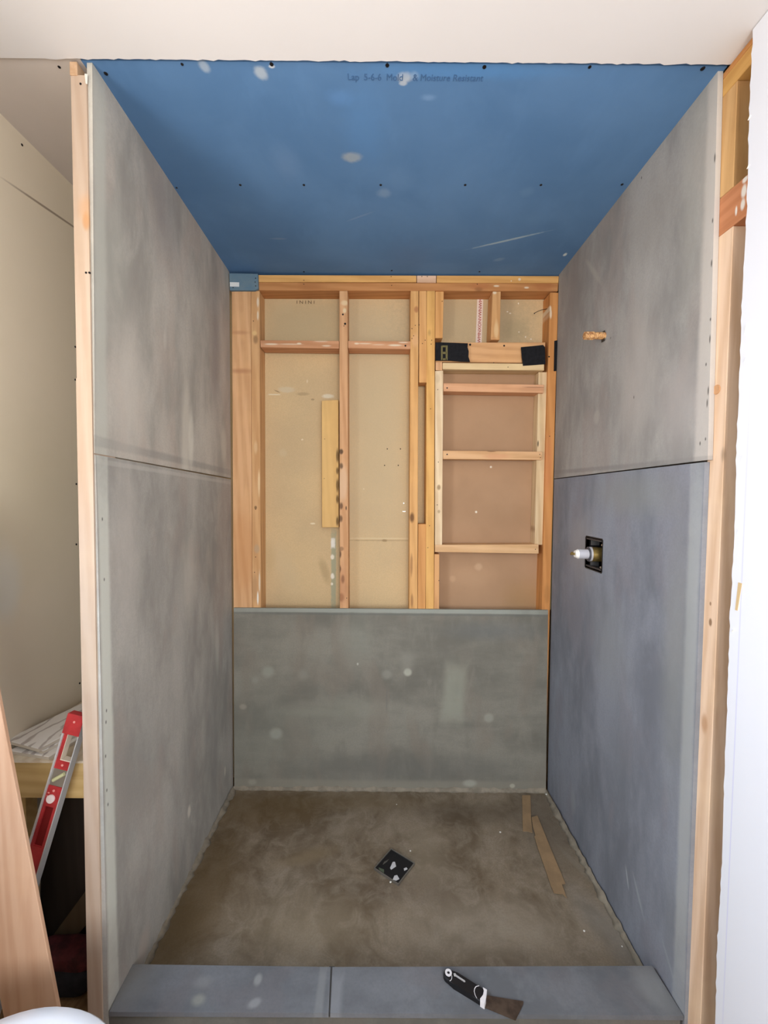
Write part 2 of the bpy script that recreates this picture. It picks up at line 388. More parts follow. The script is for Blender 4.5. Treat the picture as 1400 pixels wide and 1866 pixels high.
# ================================================================== BLUE CEILING BOARD
def cl(px, py, hu, hv, soft, c, st, kind='e', ang=0): return wp(px, py, hu, hv, soft, c, st, kind, ang, 2, ZC)
cl0 = cl
def cl(px, py, hu, hv, soft, c, st, kind='e', ang=0): return cl0(px, py, hu, hv, soft, c, st, kind, -ang)
t = MT('blue moisture resistant gypsum paper', .85, .25)
nz = t.noise(t.pos(), 3.2, 4, .55, .4)
col = t.mix(t.ramp(nz, .3, .72), lin((88,127,170)), lin((98,137,180)))
col = t.mix(t.ramp(t.noise(t.mapped(t.pos(), (1,.4,1)), 12, 4, .6), .5, .8, 0, .3), col, lin((104,146,192)))
S = (176,186,196)
col = t.patches(col, (0,1), [
   cl(372,121,.011,.014,.5,(182,196,208),.7), cl(476,133,.014,.016,.45,(188,200,208),.8,'e',.5), cl(495,121,.007,.004,.4,(215,222,226),.9),
   cl(738,141,.018,.013,.45,(190,198,204),.9), cl(755,138,.010,.010,.5,(165,186,205),.6), cl(735,152,.010,.006,.4,(190,198,204),.8), cl(781,178,.016,.008,.7,(130,164,204),.6),
   cl(642,287,.026,.018,.45,(160,170,176),.85), cl(620,178,.03,.02,.8,(104,150,204),.5),
   cl(522,300,.035,.06,.8,(112,146,186),.5), cl(700,352,.02,.02,.6,(130,158,190),.7), cl(728,328,.04,.05,.8,(110,148,190),.4),
   cl(925,438,.13,.0055,.5,(168,192,204),.85,'e',.42), cl(910,473,.02,.012,.6,(122,154,186),.7,'e',.4), cl(880,505,.01,.01,.5,(130,160,190),.4),
   cl(507,435,.03,.006,.5,(140,160,184),.6), cl(1030,464,.007,.012,.4,(210,224,226),1), cl(978,400,.05,.03,.8,(100,140,182),.5),
   cl(745,470,.08,.1,.9,(98,124,160),.35), cl(480,430,.12,.12,.9,(84,122,166),.4), cl(655,395,.05,.004,.6,(126,152,184),.5,'e',.5),
   cl(960,350,.02,.02,.7,(112,150,190),.4), cl(665,230,.05,.1,.9,(96,146,200),.35), cl(850,128,.2,.02,.8,(92,148,204),.5)], .4, 45)
bm = NB(); box(bm, -.7755, .7755, -.955, YB, ZC, ZC+.0127)
blue = tag(link('ceiling_board', bm, t.color(col)), 'blue moisture resistant gypsum board forming the shower ceiling, marked with patches and screws', 'gypsum board')
dots(blue, 'screw', M_screw, [(193,134,.0055),(332,117,.004),(495,117,.0055),(706,119,.0055),(883,122,.0055),(1075,122,.0045),(1281,125,.006),
   (322,342),(438,337,.005),(554,337,.005),(694,337,.005),(848,337,.005),(986,337,.005),(1134,336,.005),(554,495,.005),(714,493,.005),(874,495,.005)], 2, ZC, (0,0,-1), .004)
M_ink = plain('faded blue ink', (72,108,150), .9)
UP = Matrix(((1,0,0),(0,-1,0),(0,0,-1)))               # on the ceiling, read from below
UP = Matrix.Rotation(math.radians(180), 3, 'X')
pc = U(757,142,2,ZC-.0006)
text("Lap  5-6-6  Mold    & Moisture Resistant", M_ink, blue, pc, .024, UP, xs=.86)

# blue offcut on the back wall at the top left corner, with a white sticker
q = [U(418,498,1,YF-.0127), U(470,499,1,YF-.0127), U(471,526,1,YF-.0127), U(464,529,1,YF-.0127), U(419,529,1,YF-.0127)]
t = MT('blue grey gypsum paper', .88, .2)
M_bg = t.color(t.mix(t.ramp(t.noise(t.pos(), 16, 4, .6), .35, .7), lin((100,126,142)), lin((112,132,142))))
bm = NB(); prism(bm, q, (0,.0125,0))
off = tag(link('gypsum_offcut', bm, M_bg), 'small blue-grey gypsum offcut under the left end of the blue ceiling', 'gypsum board')
bm = NB(); prism(bm, [U(419,514,1,-.0012), U(436,514.5,1,-.0012), U(436,522.5,1,-.0012), U(419,522,1,-.0012)], (0,.0008,0)); link('sticker', bm, plain('white sticker', (222,224,220), .6), off)
dots(off, 'screw', M_screw, [(466,507),(465,514),(466,521),(425,524)], 1, 0, (0,-1,0), .0028)

# ================================================================== CEMENT BOARDS
G = (184,179,168)
LT = (176,174,164)
L = lambda px, py, hu, hv, soft, c, st, kind='e', ang=0: wp(px, py, hu, hv, soft, c, st, kind, ang, 0, -W2)
Rr = lambda px, py, hu, hv, soft, c, st, kind='e', ang=0: wp(px, py, hu, hv, soft, c, st, kind, ang, 0, W2)
Bk = lambda px, py, hu, hv, soft, c, st, kind='e', ang=0: wp(px, py, hu, hv, soft, c, st, kind, ang, 1, 0)
def board(name, label, pts, off, mat, hole=None):
    bm = NB(); off = Vector(off)
    if not hole:
        # subdivided grid, so the face may follow a slight warp of its corners
        prism(bm, pts, off)
    else:
        a = [Vector(p) for p in pts]; h = [Vector(p) for p in hole]
        A = [bm.verts.new(p) for p in a]; H = [bm.verts.new(p) for p in h]
        A2 = [bm.verts.new(p+off) for p in a]; H2 = [bm.verts.new(p+off) for p in h]
        for i in range(4):
            j = (i+1) % 4
            bm.faces.new((A[i],A[j],H[j],H[i])); bm.faces.new((A2[i],H2[i],H2[j],A2[j]))
            bm.faces.new((A[i],A2[i],A2[j],A[j])); bm.faces.new((H[i],H[j],H2[j],H2[i]))
    return tag(link(name, bm, mat), label, 'cement board')
D = -.95; T = .0127
# left upper
mLU = cement('cement left upper', (1,2), [
   (-.925, 2.0, .022, .6, .5, (160,160,150), .75, 'r', 0), (-.47, 1.555, .5, .012, .5, (116,114,110), .5, 'r', -.03),
   L(340,790,.03,.20,.6,(176,172,160),.6), L(350,800,.02,.10,.5,(190,188,176),.5), L(235,720,.07,.17,.8,(166,160,150),.6), L(410,810,.03,.08,.6,(172,168,156),.5),
   L(300,380,.08,.16,.8,(112,110,108),.5), L(205,470,.05,.14,.8,(150,150,140),.4), L(395,640,.05,.3,.8,(112,106,104),.5), L(300,620,.01,.03,.5,(168,164,154),.5)], G, 2, 1, 1.24)
pL = [U(168,112,1,D), U(418,495,1,.011), U(421,871,1,.011), U(173,826,1,D)]
board('cement_board', 'grey cement board on the left shower wall above the seam', pL, (-T,0,0), mLU)
mLL = cement('cement left lower', (1,2), [
   (-.925, .8, .020, .75, .4, (172,174,164), .75, 'r', 0), (-.47, 1.505, .5, .006, .5, (160,158,150), .35, 'r', -.03),
   L(250,1400,.10,.15,.8,(108,108,104),.45), L(345,1050,.05,.12,.8,(160,156,146),.5), L(230,1000,.06,.2,.9,(160,154,146),.4), L(390,1330,.06,.25,.8,(112,112,108),.5),
   L(345,1478,.012,.02,.5,(178,172,160),.6), L(260,1720,.03,.04,.6,(152,142,132),.6), *[L(x_,y_,.0022,.0045,.5,(60,58,54),.8) for x_,y_ in ((189,1056),(192,1295),(191,1316),(190,1378),(192,1440),(194,1466),(186,946))], L(398,1180,.02,.10,.7,(158,160,152),.4), L(412,1405,.01,.02,.6,(168,164,152),.6)], (168,165,157), 2, 5, 1.27)
pLL = [U(174,828.5,1,D), U(421,873.5,1,.011), U(425,1437,1,.011), U(197,1838,1,D)]
pLL[3] = pLL[0] + (pLL[3]-pLL[0])*((.001-pLL[0].z)/(pLL[3].z-pLL[0].z)); pLL[2] = pLL[1] + (pLL[2]-pLL[1])*((.001-pLL[1].z)/(pLL[2].z-pLL[1].z))
board('cement_board', 'grey cement board on the left shower wall below the seam', pLL, (-T,0,0), mLL)
# right upper
pr = U(1290,838,0,W2); prt = U(1309,124,0,W2)
mRU = cement('cement right upper', (1,2), [
   (-.94, 2.0, .026, .55, .4, (182,176,168), .7, 'r', 0), (-.47, 1.545, .5, .008, .6, (106,104,102), .45, 'r', .02),
   Rr(1085,760,.02,.025,.5,(152,148,142),.6), Rr(1160,690,.10,.20,.8,(158,152,146),.5), Rr(1050,520,.08,.2,.8,(116,110,106),.5), Rr(1190,400,.1,.1,.8,(124,120,114),.4),
   Rr(1080,495,.01,.09,.6,(150,146,138),.5,'e',-.7), Rr(1240,740,.08,.12,.8,(162,156,152),.5), Rr(1270,300,.05,.3,.8,(150,148,140),.4), Rr(1160,600,.03,.05,.6,(150,144,138),.4)] + [Rr(x_,y_,.002,h_,.5,(60,56,52),.8) for x_,y_,h_ in ((1303,288,.010),(1299,402,.006),(1297,480,.008),(1295,582,.004),(1294,618,.010),(1287,664,.004),(1291,712,.010),(1289,735,.010),(1286,800,.004),(1276,808,.005),(1168,324,.004),(1111,616,.004),(1154,724,.005))], (160,158,154), 2, 9, 1.18)
q0 = U(1019,495,1,.011); q1 = U(1010,872,1,.011)
pRU = [Vector((W2,prt.y,prt.z)), q0, q1, Vector((W2,pr.y,pr.z))]
board('cement_board', 'grey cement board on the right shower wall above the seam', pRU, (T,0,0), mRU)
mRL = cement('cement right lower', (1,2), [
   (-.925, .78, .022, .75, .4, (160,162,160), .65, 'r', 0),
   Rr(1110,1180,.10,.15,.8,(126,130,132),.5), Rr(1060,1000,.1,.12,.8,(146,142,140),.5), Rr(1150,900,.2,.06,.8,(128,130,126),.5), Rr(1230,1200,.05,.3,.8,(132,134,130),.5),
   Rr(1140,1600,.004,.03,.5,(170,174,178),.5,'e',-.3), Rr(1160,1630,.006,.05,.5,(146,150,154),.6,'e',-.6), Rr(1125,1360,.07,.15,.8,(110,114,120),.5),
   Rr(1040,1460,.02,.05,.6,(140,144,146),.4), Rr(1215,1750,.006,.04,.5,(142,146,150),.6,'e',-.7), Rr(1218,1680,.02,.2,.8,(120,124,128),.4)], (135,139,148), 2, 14, 1.13)  # base darker and bluer than the upper board: dimmer sky light painted in
pRL = [U(1284.5,842,1,D), U(1010,873.5,1,.011), U(998,1443,1,.011), U(1248,1853,1,D)]
pRL[3] = pRL[0] + (pRL[3]-pRL[0])*((.001-pRL[0].z)/(pRL[3].z-pRL[0].z)); pRL[2] = pRL[1] + (pRL[2]-pRL[1])*((.001-pRL[1].z)/(pRL[2].z-pRL[1].z))
hole = [Vector((W2,-.469,1.283)), Vector((W2,-.343,1.283)), Vector((W2,-.343,1.163)), Vector((W2,-.469,1.163))]
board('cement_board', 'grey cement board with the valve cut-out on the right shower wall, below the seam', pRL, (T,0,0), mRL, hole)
# back lower
mB = cement('cement back', (0,2), [
   (0, .886, .8, .012, .4, (160,164,154), .8, 'r', 0), (0, .868, .8, .005, .5, (104,108,104), .5, 'r', 0), (0, .028, .8, .022, .5, (142,138,124), .7, 'r', 0),
   Bk(828,1262,.050,.135,.45,(158,160,144),.55,'r',-.08), Bk(503,1337,.030,.026,.45,(168,170,156),.7), Bk(743,1225,.018,.018,.4,(184,184,168),.85), Bk(743,1205,.03,.05,.7,(148,146,134),.5),
   Bk(489,1224,.028,.026,.5,(156,158,144),.6), Bk(705,1229,.024,.022,.5,(152,152,140),.5), Bk(891,1308,.022,.022,.4,(160,160,146),.6), Bk(552,1229,.022,.024,.6,(146,146,134),.4),
   Bk(465,1240,.014,.016,.6,(150,150,138),.5), Bk(443,1288,.016,.012,.5,(168,162,146),.6), Bk(650,1170,.06,.12,.8,(144,146,134),.4), Bk(640,1290,.14,.05,.8,(142,142,128),.4),
   Bk(560,1298,.14,.02,.8,(146,146,132),.4), Bk(652,1210,.004,.006,.4,(186,184,170),.8), Bk(856,1427,.03,.016,.5,(172,172,158),.7), Bk(934,1432,.012,.01,.4,(178,174,156),.8),
   Bk(460,1425,.02,.014,.5,(160,156,140),.7), Bk(900,1150,.2,.04,.8,(112,116,116),.4), Bk(760,1400,.5,.06,.8,(108,108,102),.4), Bk(705,1275,.004,.06,.5,(112,112,108),.4),
   Bk(480,1340,.3,.2,.9,(122,126,116),.3)], (130,127,116), 0, 20)
pB = [U(426,1108,1,0), U(999,1112,1,0), U(995,1445,1,0), U(427,1438,1,0)]
pB[2].z = pB[3].z = .002
board('cement_board', 'grey cement board across the back wall below the open studs', pB, (0,T,0), mB)
# thinset daub line at board seams
M_seam = plain('dark seam', (70,68,64), .95)

# curb
ZK = .0734
mK = cement('cement curb', (0,1), [
   wp(240,1790,.05,.06,.8,(140,142,138),.4,'e',0,2,ZK), wp(470,1785,.010,.014,.5,(160,162,158),.6,'e',0,2,ZK), wp(362,1822,.016,.012,.6,(152,154,142),.6,'e',0,2,ZK), wp(464,1828,.016,.010,.5,(156,158,156),.6,'e',.4,2,ZK),
   wp(370,1790,.022,.014,.7,(146,148,146),.4,'e',0,2,ZK), wp(585,1805,.010,.06,.5,(140,142,140),.5,'r',0,2,ZK), wp(612,1815,.016,.05,.6,(146,148,150),.5,'r',0,2,ZK), wp(1190,1800,.04,.05,.6,(144,146,144),.5,'e',0,2,ZK)], (112,114,117), 0, 31)
mKf = cement('cement curb front', (0,2), [(0,.066,.8,.006,.5,(70,68,64),.6,'r',0)], (108,106,98), 0, 37)
curb = empty('shower_curb', (0,-.89,-.012)); tag(curb, 'low framed curb across the shower entrance, clad in cement board', 'shower curb')
bm = NB(); box(bm, -.757, .757, -.932, -.850, -.012, ZK-T); link('curb_core', bm, wood('curb lumber', (190,150,104), 0), curb)
bm = NB(); box(bm, -.765, .757, -.9475, -.932, -.012, ZK-T-.001); link('front_board', bm, mKf, curb)
bm = NB(); box(bm, -.757, .757, -.850, -.8375, .0005, ZK-T-.001); link('back_board', bm, mK, curb)
top1 = [U(238,1757,2,ZK), U(602.5,1762,2,ZK), U(599,1846,2,ZK), U(199,1844,2,ZK)]
top2 = [U(606,1762,2,ZK), U(1189,1760,2,ZK), U(1246,1851,2,ZK), U(602,1846,2,ZK)]
bm = NB(); box(bm, -.186, -.170, -.948, -.838, ZK-T, ZK-.0012); link('joint_filler', bm, plain('dark joint', (62,60,58), .95), curb)
for q in (top1, top2):
    bm = NB(); prism(bm, q, (0,0,-T)); link('top_board', bm, mK, curb)

# ================================================================== BACK FRAMING
NAIL = M_screw
cnt = [0]
def member(label, tl, tr, br, bl, yp, depth, col, axis, name='wall_stud', cat='stud', down=False, nails=(), patches=None, knots=.5, group=None, up=None, var=.16, dark=None, wobble=0):
    """a length of lumber: its front face on the plane y = yp, its body going back by depth"""
    cnt[0] += 1
    q = [U(p[0], p[1], 1, yp) for p in (tl, tr, br, bl)]
    if down:
        for a, b in ((0,3),(1,2)):
            d = (q[b]-q[a]); k = (.04 - q[a].z)/d.z; q[b] = q[a] + d*k
    bm = NB(); prism(bm, q, (0,depth,0), .0012)
    m = wood('lumber %d' % cnt[0], col, axis, dark, var, cnt[0], patches, (0,2) if patches else None, knots)
    o = tag(link(name, bm, m), label, cat, group)
    if nails: dots(o, 'nail', NAIL, nails, 1, yp, (0,-1,0), .0024)
    return o
dp = YB - YF - .001
O2 = (222,172,112); O3 = (226,174,106); PALE = (232,208,172); RED = (208,154,114)
mf = lambda px, py, hu, hv, c=(232,216,188), st=.8, soft=.45, kind='e': wp(px, py, hu, hv, soft, c, st, kind, 0, 1, YF)
# plates
member('orange upper top plate over the left half of the back wall', (470,501),(759,502),(759,514),(470,514), YF, dp, O3, 0, 'top_plate', 'lumber', nails=[(554,511),(713,504)])
member('short pinkish block joining the two upper top plates at the back wall', (760,502),(795,502),(795,515),(760,514.5), YF-.001, dp, (226,188,158), 0, 'top_plate_block', 'lumber', nails=[(769,504),(779,504)])
member('orange upper top plate over the right half of the back wall', (796,502),(1019,503),(1018,516),(796,515), YF, dp, O3, 0, 'top_plate', 'lumber', patches=[mf(947,509,.006,.006), mf(932,512,.003,.003)])
member('reddish lower top plate running the full width of the back wall', (421,514.5),(1018,516.5),(1017,530.5),(421,529), YF+.001, dp-.001, (198,140,88), 0, 'top_plate', 'lumber', nails=[(554,518),(714,520),(870,518)], patches=[mf(905,521,.012,.004), mf(960,524,.01,.004), mf(560,520,.05,.02,(176,118,72),.5), mf(990,520,.05,.02,(170,104,62),.6), mf(875,520,.05,.02,(180,112,70),.5), mf(570,520,.06,.02,(168,110,66),.4)])
# studs, left to right
member('wide peach-coloured stud laid flat at the far left of the back wall', (422.5,530),(457,530),(459.5,1109),(425.5,1108), YF, .038, (222,176,130), 2, down=True, knots=.5, patches=[mf(440,676,.05,.010,(176,122,84),.6,.8), mf(436,606,.04,.008,(182,128,90),.5,.8), mf(445,1000,.05,.2,(206,146,92),.5)])
member('old narrow stud streaked with plaster beside the flat stud at the far left', (457.5,530),(473,530),(475.5,1109),(460,1108), YF, dp, (216,170,120), 2, down=True, nails=[(462,585),(466,928),(466,1015),(464,1043)],
   patches=[mf(470,551,.005,.02), mf(470,575,.004,.02), mf(464,607,.01,.01,(226,190,130)), mf(466,815,.008,.03,(222,186,140)), mf(472,880,.005,.06,(236,206,160),.8), mf(470,1090,.004,.03,(238,232,218),1), mf(473,1060,.004,.05), mf(466,925,.006,.008,(110,80,50)), mf(468,1000,.012,.02,(190,160,126)), mf(464,1070,.012,.06,(170,130,92),.5)])
member('knotty scarred stud dividing the two tan bays left of centre', (618.5,530),(633.6,530),(635,1109),(619.5,1108), YF, dp, (214,166,122), 2, down=True, nails=[(625,573,.005),(629,590,.006),(627,594),(632,1090)],
   patches=[mf(628,552,.016,.012,(230,204,160)), mf(628,566,.008,.012,(232,212,170)), mf(625,880,.02,.09,(222,186,150),.8), mf(622,823,.009,.012,(84,62,46),.9), mf(622,849,.009,.014,(90,66,46),.8), mf(622,922,.008,.016,(90,62,44),.8), mf(621,945,.009,.016,(96,66,46),.8),
            mf(619,1010,.008,.018,(84,58,42),.9), mf(619,1037,.008,.018,(84,58,42),.9), mf(625,1055,.008,.02,(110,76,54),.8), mf(622,1088,.015,.02,(140,92,62),.7), mf(631,926,.003,.01,(60,44,34),.9), mf(622,1000,.012,.01,(120,86,60),.6), mf(625,1065,.02,.09,(176,118,84),.4)])
member('orange stud on the left of the central stud cluster', (748.5,530),(763,530),(761,1110),(746,1110), YF, dp, O2, 2, down=True, nails=[(757,593),(751,599),(754,612),(751,617)],
   patches=[mf(759,564,.01,.014,(168,104,66),.7), mf(751,943,.010,.022,(110,74,46),.9), mf(750,1030,.006,.05,(140,92,60),.6), mf(751,1095,.006,.03,(140,96,64),.6), mf(757,620,.014,.03,(226,176,126),.7)])
member('upper filler stud of the central cluster, cut off above the dark slot', (764,530),(777.5,530),(777.5,697),(763.8,697), YF, dp-.02, (224,170,110), 2, nails=[(775,620),(770,626),(764,592)])
member('short orange filler stud at the bottom of the central cluster, below the slot', (762.5,955),(776.5,955),(775.5,1110),(761.5,1110), YF, dp-.02, (212,154,94), 2, down=True, nails=[(783,958),(780,998)])
member('yellow full-height stud on the right of the central cluster', (778,530),(793,530),(791,1111),(776,1111), YF, dp, (226,176,106), 2, down=True, nails=[(787,620),(786,627),(785,745)])
member('short cripple stud under the top plate, just right of the central cluster', (793.5,531),(809,531),(807,616),(793,616), YF+.006, dp-.006, (222,166,104), 2, nails=[(806,549)])
member('thin lower stud under the niche sill beside the central cluster', (792,1010),(801,1010),(800.5,1111),(791,1111), YF+.004, dp-.004, (214,162,110), 2, down=True, nails=[(800,1058)])
member('short cripple stud standing on the brace between the top plate and black felt', (898,531),(913,531),(911,619),(894.5,619), YF+.003, dp-.003, (216,166,112), 2, patches=[mf(902,533,.008,.006), mf(905,600,.01,.04,(226,190,140),.8), mf(899,618,.02,.01,(196,140,90),.6)])
member('tall orange stud at the right end of the back wall against the cement board', (1003,533),(1018,533),(1002.5,1111),(987.5,1111), YF, dp, (210,148,88), 2, down=True, nails=[(1001,650,.004),(1002,795)],
   patches=[mf(1002,562,.008,.012), mf(1004,572,.005,.02), mf(998,850,.02,.14,(206,132,84),.6), mf(997,1082,.012,.05,(176,122,70),.6)])
# niche framing
member('pale new upright on the left side of the niche frame', (793.3,676),(808,675),(806,993),(793,993), YF, .07, PALE, 2, 'niche_upright', 'lumber', knots=.2, nails=[(798,710),(799,842),(797,920)],
   patches=[mf(800,888,.008,.012,(150,120,84),.8), mf(800,932,.006,.008,(160,130,90),.6), mf(797,690,.012,.02,(200,176,140),.5)])
member('pale new upright on the right side of the niche frame', (982,678),(1000,678),(991,993),(974.5,993), YF+.016, .06, (222,196,156), 2, 'niche_upright', 'lumber', knots=.2,
   patches=[mf(983,808,.003,.014,(60,46,34),.9), mf(976,965,.004,.02,(140,96,70),.7)])
member('pale rail at the top of the niche, below the black felt pieces', (807,661),(992,663),(992,675),(807,673), YF-.001, .075, (226,198,152), 0, 'niche_rail', 'lumber', knots=.2, nails=[(900,661),(926,669)])
member('pinkish upper shelf block between the niche uprights', (808.5,698),(992,701),(991,716),(808.5,713), YF-.001, .072, (220,168,128), 0, 'niche_shelf', 'lumber', nails=[(815,707,.004)], patches=[mf(975,706,.05,.003,(160,110,80),.7)])
member('tan middle shelf block between the niche uprights', (807.5,821),(988.5,823),(988,838),(807.5,836.5), YF-.001, .06, (222,178,132), 0, 'niche_shelf', 'lumber', nails=[(815,828,.004),(984,828),(985,834)], patches=[mf(896,822,.02,.004,(120,82,54),.8), mf(905,832,.06,.012,(214,156,116),.6)])
member('pale sill board at the bottom of the niche', (793,993),(982,992),(982,1009),(793,1006), YF-.003, .075, (224,184,138), 0, 'niche_sill', 'lumber', nails=[(976,1001)])
member('peach-coloured brace board behind the two pieces of black felt', (793.5,624),(994,624),(993.5,661.5),(793.5,659.5), YF+.012, .038, (222,172,122), 0, 'brace_board', 'lumber', nails=[(857,628,.006),(919,630,.005)])
bm = NB(); p = [U(794,660,1,YF+.008), U(806,660,1,YF+.008), U(806,675,1,YF+.008), U(794,675,1,YF+.008)]; prism(bm, p, (0,.06,0))
tag(link('wood_block', bm, wood('block', (216,170,128), 2)), 'small wood block between the left niche upright and left black felt', 'lumber')
# noggins
SP = [mf(495,627,.03,.004), mf(530,627,.05,.003,st=.6), mf(545,626,.01,.004), mf(595,630,.02,.004,st=.6), mf(585,622,.03,.003,st=.5)]
member('plaster-flecked blocking between the studs in the first bay from the left', (474,620),(618,621),(618,635),(475,633), YF+.001, dp-.01, RED, 0, 'blocking', 'lumber', patches=SP)
member('plaster-flecked blocking between the studs in the second bay from the left', (634.5,621),(748.5,622),(748,636),(634.5,634.5), YF+.001, dp-.01, RED, 0, 'blocking', 'lumber', nails=[(739,630,.005)],
   patches=[mf(650,626,.01,.004), mf(665,626,.03,.003,st=.6), mf(720,629,.03,.004), mf(735,624,.02,.003,st=.7), mf(690,628,.03,.003,st=.4)])
# gap-filling strip beside right stud
bm = NB(); prism(bm, [U(1009,790,1,YF+.01),U(1014,790,1,YF+.01),U(1008.5,1111,1,YF+.01),U(1002.5,1111,1,YF+.01)], (0,.06,0))
tag(link('wood_strip', bm, plain('weathered strip', (128,116,84), .9)), 'thin weathered strip between the right end stud and the cement board', 'lumber')
# yellow board
YQ = .062
bm = NB(); prism(bm, [U(586.5,730,1,YQ),U(617,728.5,1,YQ),U(617.5,961,1,YQ),U(587,961,1,YQ)], (0,YB-YQ-.0005,0), .001)
yb = tag(link('backing_board', bm, wood('yellow backing', (224,184,120), 2, seed=77, var=.06, knots=.2, patches=[wp(615,y,.006,h,.5,(88,62,38),.8,'e',0,1,YQ) for y,h in ((830,.03),(858,.016),(885,.03),(910,.02),(950,.02))], axes=(0,2))),
   'bright yellow board fixed to the tan drywall beside the knotty stud', 'board')
dots(yb, 'nail', NAIL, [(591,872),(592,800)], 1, YQ, (0,-1,0), .002)
# niche backing, a browner sheet
t = MT('brown gypsum paper', .93, .15)
col = t.mix(t.ramp(t.noise(t.pos(), 4, 4, .5), .3, .7), lin((180,145,113)), lin((170,136,105)))
n8 = lambda px, py, hu, hv, c, st, soft=.5: wp(px, py, hu, hv, soft, c, st, 'e', 0, 1, .09)
col = t.patches(col, (0,2), [n8(895,851,.005,.005,(236,226,206),1), n8(868,933,.005,.005,(236,226,206),1), n8(872,1033,.018,.018,(204,170,138),.7), n8(825,1055,.015,.015,(200,164,130),.6), n8(850,1050,.1,.05,(196,160,126),.4,.8), n8(960,1090,.1,.08,(172,136,92),.5,.8)], .3, 40)
bm = NB(); box(bm, U(793,800,1,.09).x, U(1003,800,1,.09).x, .0905, YB-.0005, .6, U(900,668,1,.09).z)
tag(link('niche_backing', bm, t.color(col)), 'brown paper-faced gypsum panel closing the back of the niche', 'gypsum board')
# slot drywall in the shadow between cluster studs is the back wall itself
# black felt pieces
M_felt = plain('black felt', (24,24,27), .9, var=.3, sc=60)
def felt(label, pts, yp=YF-.004):
    bm = NB(); prism(bm, [U(a,b,1,yp) for a,b in pts], (0,.0035,0)); return tag(link('felt_piece', bm, M_felt), label, 'felt')
f1 = felt('black felt piece with a brass clip on the brace, beside the central studs', [(794,624),(803,623.8),(853,625.5),(852.5,633),(854.5,640),(854,650),(857,659.5),(840,658.8),(820,657),(794,657)])
M_clip = plain('brass clip', (112,104,66), .5, .5)
for (a,b,c,d) in ((804,630,807,656),(812.5,629.5,816,656),(806,629.5,814,632.5),(806,641,814,645),(806,653,814,656)):
    bm = NB(); prism(bm, [U(a,b,1,YF-.0065),U(c,b,1,YF-.0065),U(c,d,1,YF-.0065),U(a,d,1,YF-.0065)], (0,.0025,0)); link('clip', bm, M_clip, f1)
felt('plain black felt piece on the brace, beside the right end stud', [(950,632.5),(972,630.5),(990,628.5),(993.5,632.5),(994.3,663.5),(975,665),(953.5,666.5),(951.5,650)])
bm = NB(); prism(bm, [U(1011,621,1,.008),U(1016,620,1,.008),U(1014,676,1,.008),U(1010,676,1,.008)], (0,.004,0))
tag(link('felt_piece', bm, M_felt), 'narrow sliver of black felt between the right end stud and cement board', 'felt')
# red lettered strip on the paper
bm = NB(); p = [U(870,542,1,YB-.0012),U(881,542,1,YB-.0012),U(878,626,1,YB-.0012),U(867,626,1,YB-.0012)]; prism(bm, p, (0,.001,0))
rs = tag(link('printed_tape', bm, plain('white printed tape', (226,206,190), .8)), 'white vertical tape with red lettering on the drywall below the top plate', 'tape')
mid = sum(p, Vector())/4; d = (p[0]-p[3]).normalized(); rt = Vector((0,-1,0)).cross(d)
Rt = Matrix((d, Vector((0,-1,0)).cross(d), Vector((0,-1,0)))).transposed()
text("NVWMNXONVWNWMXN", plain('red ink', (168,44,40), .8), rs, mid + Vector((.002,-.0016,0)), .021, Rt, xs=1.12)
# loose wire
M_wire = plain('dark wire', (46,38,34), .5)
pts = [U(974,571,1,YF+.03), U(980,567.5,1,YF+.03), U(988,564.5,1,YF+.03), U(999,562.5,1,YF+.035)]
bm = NB()
for a_, b_ in zip(pts, pts[1:]): cyl(bm, a_, b_, .0014, n=8)
cyl(bm, pts[0]+Vector((0,0,.002)), pts[0]-Vector((0,0,.003)), .002, n=8)
tag(link('wire', bm, M_wire), 'short dark wire sticking out beside the right end stud', 'wire')

# ================================================================== RIGHT SIDE FRAMING
XS = .7755
def rmember(label, y0, y1, z0, z1, col, axis, name='wall_stud', cat='stud', patches=None, x1=.863, seed=0, knots=.5, xs=XS, taper=0):
    bm = NB(); prism(bm, [(xs,y0,z0),(xs,y1,z0),(xs,y1+taper,z1),(xs,y0+taper,z1)], (x1-xs,0,0), .0012)
    return tag(link(name, bm, wood(label[:40], col, axis, None, .16, seed, patches, (1,2) if patches else None, knots)), label, cat)
rmember('orange upper top plate above the open right wall, against the white ceiling', -1.70, -.93, 2.457, 2.4705, (206,146,88), 1, 'top_plate', 'lumber', seed=61)
rmember('yellow lower top plate above the open right wall', -1.70, -.93, 2.414, 2.456, (222,172,100), 1, 'top_plate', 'lumber', seed=62)
rmember('short upper stud between plate and header on the open right wall', -.987, -.93, 2.172, 2.413, (220,176,120), 2, seed=63)
hp = lambda px, py, hu, hv: wp(px, py, hu, hv, .4, (236,228,216), 1, 'e', 0, 0, XS)
rmember('reddish header block splashed with white paint on the open right wall', -1.70, -.93, 2.080, 2.171, (206,140,98), 1, 'header', 'lumber', seed=64,
   patches=[hp(1358,327,.007,.007), hp(1356,348,.007,.014), hp(1354,372,.006,.012), hp(1342,384,.003,.010)])
st = rmember('tall pale stud standing at the open right wall beside the shower', -.992, -.94, -.005, 2.0795, (240,208,178), 2, seed=65,
   patches=[wp(1295,1134,.005,.010,.4,(120,84,52),.8,'e',0,0,XS), wp(1284,1318,.010,.022,.5,(196,150,112),.8,'e',0,0,XS), wp(1295,1100,.003,.005,.4,(130,90,60),.7,'e',0,0,XS), wp(1318,970,.004,.002,.4,(110,76,50),.7,'e',0,0,XS)])
bm = NB(); p = U(1306,710,0,XS-.001); cyl(bm, p+Vector((.0008,0,0)), p+Vector((-.0014,0,0)), .012, .011, 20); link('knot_plug', bm, plain('plug', (206,156,112), .7), st)
bm = NB(); box(bm, XS, .863, -1.70, -.93, -.05, -.006)
